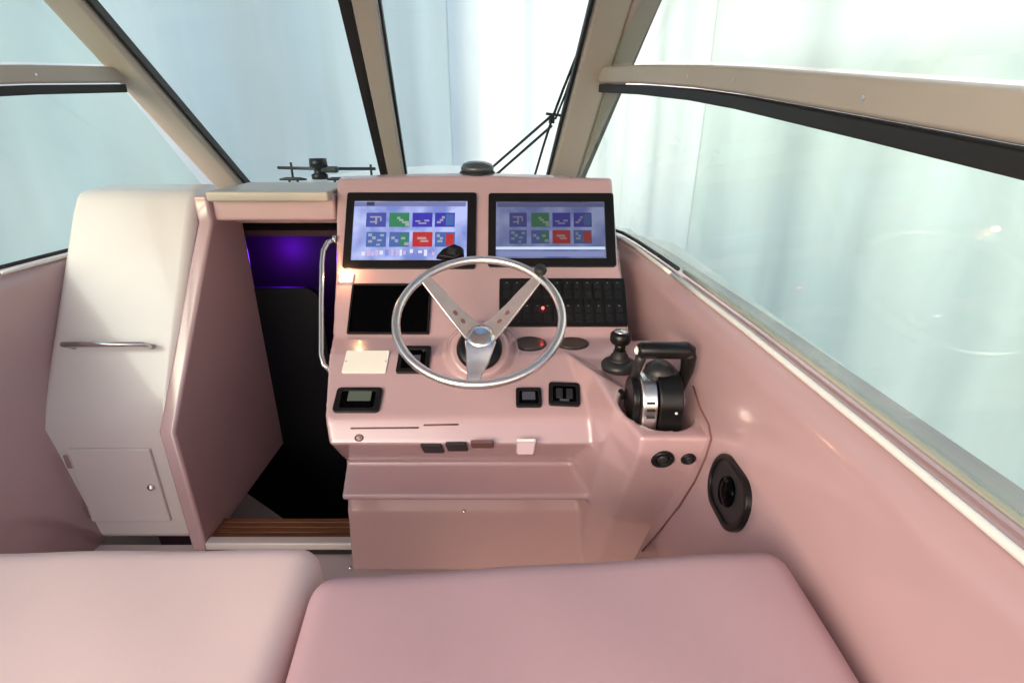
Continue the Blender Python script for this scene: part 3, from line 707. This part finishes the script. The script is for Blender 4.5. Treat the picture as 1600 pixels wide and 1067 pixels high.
# ---------------------------------------------------------------- throttle
TB = W(.335, 1.082, -.695)
t = thing('throttle_control', 'black and silver twin lever throttle sunk in the round pod at right', 'throttle', TB)
TX = Matrix.Translation(TB) @ Matrix.Rotation(R(90), 4, 'Y')      # drum axis along x; local z = x
def drum(x0, x1, r, m, name, ry=1.0, dy=0, dz=.05, tilt=0):
    P = []
    for i in range(33):
        a = R(-5 + 190 * i / 32); P.append((math.cos(a) * r, math.sin(a) * r * ry))
    P = [(P[0][0], -.05)] + P + [(P[-1][0], -.05)]
    v = []
    for x in (x0, x1):
        for y, z in P: v.append(Vector((TB.x + x, TB.y + y + dy, TB.z + z + dz)))
    n_ = len(P)
    return MB().add(v, [tuple(range(n_))[::-1], tuple(range(n_, 2 * n_))] + [(i, (i + 1) % n_, n_ + (i + 1) % n_, n_ + i) for i in range(n_)]).build(name, m, t, bevel=.004)
drum(-.066, -.050, .050, BLK, 'side_cover', dz=.118, dy=.004)
drum(-.049, -.014, .063, SATIN, 'centre_plate', dz=.115, dy=.002)
drum(-.012, .040, .068, BLK, 'housing', 1.06, dz=.115, dy=.002)
MB().lathe([(.0, -.02), (.030, -.018), (.036, .004), (.032, .020), (.018, .031), (0, .034)], 26, Matrix.Translation(TB + Vector((.000, .012, .172)))).build('lever_head', GREYK, t, smooth=True)
for k in range(5):
    a = R(178 + 0) - R(14) * k
    MB().box(TB + Vector((-.0315, math.cos(a) * .0655, .115 + math.sin(a) * .0655 - .012)), .018, .004, .005).build('gear_mark', GREYK, t)
MB().lathe([(.003, 0), (.003, .002), (0, .0025)], 10, Matrix.Translation(TB + Vector((.022, -.070, .118))) @ Matrix.Rotation(R(90), 4, 'X')).build('indicator_lamp', WHT, t, smooth=True)
g0 = TB + Vector((-.060, -.015, .243)); g1 = TB + Vector((.058, -.015, .243))
MB().tube([g0, g0.lerp(g1, .06), g0.lerp(g1, .5), g0.lerp(g1, .9), g1 + Vector((.002, 0, -.004))], [.015, .0185, .019, .019, .013], 20).build('grip', BLK, t, smooth=True)
MB().tube([g1 + Vector((-.012, 0, -.002)), g1 + Vector((-.004, .004, -.018)), g1 + Vector((-.002, .010, -.050)), TB + Vector((.050, .02, .12)), TB + Vector((.044, .02, .08))], [.017, .017, .015, .012, .010], 16).build('lever', BLK, t, smooth=True)
MB().tube([g0 + Vector((.012, .002, -.004)), g0 + Vector((.006, .012, -.040)), TB + Vector((-.056, .025, .14))], [.013, .011, .010], 16).build('lever', GREYK, t, smooth=True)
MB().lathe([(.009, 0), (.010, .004), (0, .008)], 16, Matrix.Translation(g0 + Vector((-.001, 0, 0))) @ Matrix.Rotation(R(-90), 4, 'Y')).build('trim_button', WHT, t, smooth=True)
sp_ = []
for q in ((1084, 603), (1094, 635), (1108, 662), (1112, 685), (1103, 715), (1086, 752), (1062, 790), (1034, 826), (1004, 860)):
    sp_.append(podhit(*q)[0] + Vector((-.0015, -.001, 0)))
MB().tube(sp_, .0022, 8).build('seam', SEAM, console, smooth=True)
# pod side button
c, nr = podhit(971, 616)
tt = thing('oval_button', 'small dark oval button at the left rim of the throttle pod', 'button', c)
MB().prism(ell(.008, .013), -.004, .005, frame(c, Vector((-.3, -.6, .7)))).build('cap', BLK, tt, bevel=.001)

# wall speaker: black oval
def linx(y, z):   # inner surface of the starboard liner
    for (y0, x0), (y1, x1) in zip(SX, SX[1:]):
        if y0 <= y <= y1: s0 = x0 + (x1 - x0) * (y - y0) / (y1 - y0)
    if z > -.60: return s0 - .022
    if z > -.86: return s0 - .022 - .048 * (-.60 - z) / .26
    return s0 - .07 - .045 * (-.86 - z) / .34
sc_ = Vector((linx(.845, -.655), .845, -.655 + EYE))
t = thing('wall_speaker', 'black rounded oblong speaker on the boat side at the right edge', 'speaker', sc_)
nrm = Vector((-1, 0, .18)).normalized()
ax = Vector((0, -1, 0)); ay = nrm.cross(ax).normalized()
M = Matrix.Identity(4)
for i, q in enumerate((ax, ay, nrm)): M[0][i], M[1][i], M[2][i] = q
M.translation = sc_
MB().ring(rrect(.160, .118, .055, 10), rrect(.138, .096, .045, 10), -.006, .009, M).build('rim', BLK, t, bevel=.002)
MB().prism(rrect(.142, .100, .047, 10), -.006, .004, M).build('grille', GREYK, t)
MB().lathe([(.030, .004), (.028, .010), (.010, .013), (0, .0135)], 24, M).build('tweeter', BLKG, t, smooth=True)

# ---------------------------------------------------------------- compass, grab rail
CP = W(-.112, 1.80, -.150)
t = thing('compass', 'black flat domed compass on top of the console behind the displays', 'compass', CP)
T = Matrix.Translation(CP)
MB().lathe([(.055, -.004), (.060, .006), (.056, .016), (0, .017)], 30, T).build('base', RUB, t, smooth=True)
MB().lathe([(.052, .015), (.054, .026), (.046, .040), (.028, .047), (0, .049)], 30, T).build('dome', mat('smoked_dome', (.05, .055, .055), .25, coat=.6), t, smooth=True)
t = thing('grab_rail', 'polished steel grab rail down the left edge of the console by the doorway', 'grab rail', at(515, 578, 1.47))
pts = [at(523, 374, 1.62), at(512, 379, 1.60), at(505, 392, 1.585), at(503, 410, 1.575), at(502, 470, 1.545), at(502, 520, 1.51), at(502, 555, 1.48), at(506, 570, 1.47), at(517, 580, 1.47)]
MB().tube(pts, .0072, 12).build('rail_tube', CHR, t, smooth=True)
for p in (pts[0], pts[-1]): MB().lathe([(.012, -.004), (.012, .004), (.008, .006)], 16, Matrix.Translation(p) @ Matrix.Rotation(R(-90), 4, 'Y')).build('flange', CHR, t, smooth=True)

# ---------------------------------------------------------------- companionway and cabin at left
cw = thing('companionway', 'dark doorway down to the cabin left of the console, with a pink white frame', 'doorway', W(-.73, 1.36, -1.2))
XD = -.93                           # port side of the opening
MB().box(W((XD - .555) / 2, 1.735, -.235), -XD - .545, .10, .080).build('lintel', GEL, cw, bevel=.012, seg=3)
MB().box(W((XD - .555) / 2 + .002, 1.80, -.196), -XD - .56, .30, .030).build('hatch_slide', mat('hatch_grey', (.42, .36, .31), .4, coat=.2), cw, bevel=.006)
JP = [(1.262, -1.2), (1.262, -.78), (1.665, -.275), (1.665, -.195), (1.86, -.195), (1.86, -1.2)]
v = [W(XD, y, z) for y, z in JP] + [W(XD - .045, y, z) for y, z in JP]; n = len(JP)
MB().add(v, [tuple(range(n)), tuple(range(n, 2 * n))[::-1]] + [(i, n + i, n + (i + 1) % n, (i + 1) % n) for i in range(n)]).build('jamb', GEL, cw, bevel=.010, seg=3)
MB().box(W((XD - .465) / 2, 1.272, -1.183), -XD - .47, .034, .040).build('sill', GELB, cw, bevel=.006)
MB().box(W((XD - .465) / 2, 1.250, -1.190), -XD - .47, .008, .010).build('sill_gasket', RUB, cw)
for i in range(4):
    MB().box(W((XD - .465) / 2, 1.302 + i * .0215, -1.184 + .001 * i), -XD - .47, .018, .022).build('teak_slat', WOOD, cw, bevel=.002)
# cabin room
def room(x0, x1, y0, y1, z0, z1):
    a = lambda *q: MB().box(*q)
    a(W((x0 + x1) / 2, y1, (z0 + z1) / 2), x1 - x0, .02, z1 - z0).build('cabin_bulkhead', DARKW, cw)
    a(W(x0, y0 / 2 + y1 / 2 + .12, (z0 + z1) / 2), .02, y1 - y0 - .24, z1 - z0).build('cabin_side', DARKW, cw)
    a(W(x1, 2.02, (z0 + z1) / 2), .02, .5, z1 - z0).build('cabin_side', DARKF, cw)
    a(W((x0 + x1) / 2 - .02, (y0 + y1) / 2, z0), x1 - x0 + .04, y1 - y0, .02).build('cabin_sole', DARKF, cw)
    a(W((x0 + x1) / 2, (y0 + y1) / 2 + .2, z1), x1 - x0, y1 - y0 - .4, .02).build('cabin_ceiling', DARKW, cw)
MB().box(W(-.81, 1.385, -1.48), .70, .016, .53).build('step_riser', DARKW, cw)
MB().box(W(-.81, 1.43, -1.735), .70, .10, .018).build('step_tread', DARKF, cw)
MB().box(W(-1.145, 1.50, -1.33), .016, .22, .80).build('cabin_side', DARKW, cw)
MB().box(W(-.80, 1.62, -1.50), .60, .24, .02).build('step_tread', DARKF, cw, bevel=.004)
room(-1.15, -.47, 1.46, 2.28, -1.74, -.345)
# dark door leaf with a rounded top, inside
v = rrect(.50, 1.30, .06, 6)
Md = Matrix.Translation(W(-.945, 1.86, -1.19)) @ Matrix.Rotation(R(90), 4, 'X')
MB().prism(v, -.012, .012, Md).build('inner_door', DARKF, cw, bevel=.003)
lt = thing('cabin_lamp', 'glowing violet lamp inside the dark cabin doorway at the far left', 'lamp', W(-1.03, 2.0, -.40))
MB().lathe([(.03, .02), (.03, 0), (.02, -.012), (0, -.014)], 20, Matrix.Translation(W(-1.06, 2.05, -.375))).build('lens', emis('violet_lens', (.25, .03, 1), 2), lt, smooth=True)
L = bpy.data.objects.new('cabin_lamp_glow', bpy.data.lights.new('cabin_lamp_glow', 'POINT')); C.objects.link(L)
L.data.energy = 1.3; L.data.color = (.15, .01, 1); L.data.shadow_soft_size = .03; L.parent = lt; L.location = W(-.955, 2.19, -.49) - lt.location

# port side mouldings
pc_ = thing('port_console', 'pale moulded port side console beyond the doorway at the far left', 'console', W(-1.17, 1.4, -1.2))
me_ = MB()
pv = [(1.31, -1.2), (1.31, -.80), (1.36, -.72), (1.66, -.24), (1.70, -.185), (1.86, -.175), (1.86, -1.2)]
v = [W(XD - .045, y, z) for y, z in pv] + [W(-1.36, y, z) for y, z in pv]
n = len(pv)
me_.add(v, [tuple(range(n)), tuple(range(n, 2 * n))[::-1]] + [(i, n + i, n + (i + 1) % n, (i + 1) % n) for i in range(n)]).build('body', GELB, pc_, bevel=.03, seg=4)
MB().tube([W(-1.05, 1.44, -.60), W(-1.05, 1.40, -.575), W(-1.28, 1.40, -.575), W(-1.28, 1.44, -.60)], .008, 12).build('hand_rail', CHR, pc_, smooth=True)
MB().box(W(-1.165, 1.306, -.99), .24, .012, .26).build('locker_door', GELB, pc_, bevel=.004)
for zz in (-.90, -1.08): MB().box(W(-1.287, 1.300, zz), .018, .008, .045).build('hinge', CHR, pc_, bevel=.002)
MB().lathe([(.012, 0), (.010, .006), (0, .008)], 16, frame(W(-1.07, 1.300, -.99), Vector((0, -1, 0)))).build('door_catch', CHR, pc_, smooth=True)

# dash shelf between console and windshield
MB().box(W(-.48, 2.02, -.285), 1.6, .40, .04).build('dash_shelf', GEL, bevel=.01)
tag(bpy.data.objects['dash_shelf'], 'pink white shelf behind the console under the windshield', 'shelf')

# ---------------------------------------------------------------- seats in the foreground
def cushion(x0, x1, label, y_c, rot, m, z_top=-.572, th=.36, hgt=.30, roll=0):
    c = W((x0 + x1) / 2, y_c, -1.2)
    LZ = z_top + 1.2 - hgt
    t = thing('helm_chair', label, 'seat', c, 'helm seats in the foreground')
    bm = bmesh.new(); bmesh.ops.create_cube(bm, size=1)
    for q in bm.verts: q.co = Vector((q.co.x * (x1 - x0), q.co.y * th, q.co.z * hgt))
    bmesh.ops.bevel(bm, geom=list(bm.edges), offset=.042, segments=7, profile=.55, affect='EDGES')
    bmesh.ops.subdivide_edges(bm, edges=[e for e in bm.edges if e.calc_length() > .12], cuts=12, use_grid_fill=True)
    for q in bm.verts:
        u = q.co.x / (x1 - x0) * 2; w_ = q.co.y / th * 2; k = (q.co.z / hgt + .5)
        if k > .5: q.co.z += .010 * (1 - u * u) * (1 - w_ * w_) + (w_ - 1) * .022 + .0015 * math.sin(q.co.x * 23 + q.co.y * 17)
        q.co.x += (1 - k) * 0
    me = bpy.data.meshes.new('backrest'); bm.to_mesh(me); bm.free()
    o = link('backrest', me, m, t, True); o.location = (0, 0, LZ + hgt / 2)
    # welt seam round the back panel
    yy = -th / 2; P = []
    for px, pz in rrect((x1 - x0) - .05, hgt - .05, .04, 6):
        k = pz / hgt + .5; P.append(Vector((px, yy + .001, LZ + pz + hgt / 2)))
    s_ = MB(); s_.tube(P, .0022, 8, True)
    mm = bpy.data.meshes.new('welt'); mm.from_pydata([tuple(q) for q in s_.v], [], s_.f); link('welt', mm, m, t, True)
    mm = bpy.data.meshes.new('pedestal'); s_ = MB().lathe([(.15, 0), (.15, .012), (.045, .02), (.04, LZ - .03), (.12, LZ - .01), (.12, LZ + .01)], 24); mm.from_pydata([tuple(q) for q in s_.v], [], s_.f); link('pedestal', mm, GEL, t)
    t.rotation_euler = (0, R(-roll), R(rot))
    return t
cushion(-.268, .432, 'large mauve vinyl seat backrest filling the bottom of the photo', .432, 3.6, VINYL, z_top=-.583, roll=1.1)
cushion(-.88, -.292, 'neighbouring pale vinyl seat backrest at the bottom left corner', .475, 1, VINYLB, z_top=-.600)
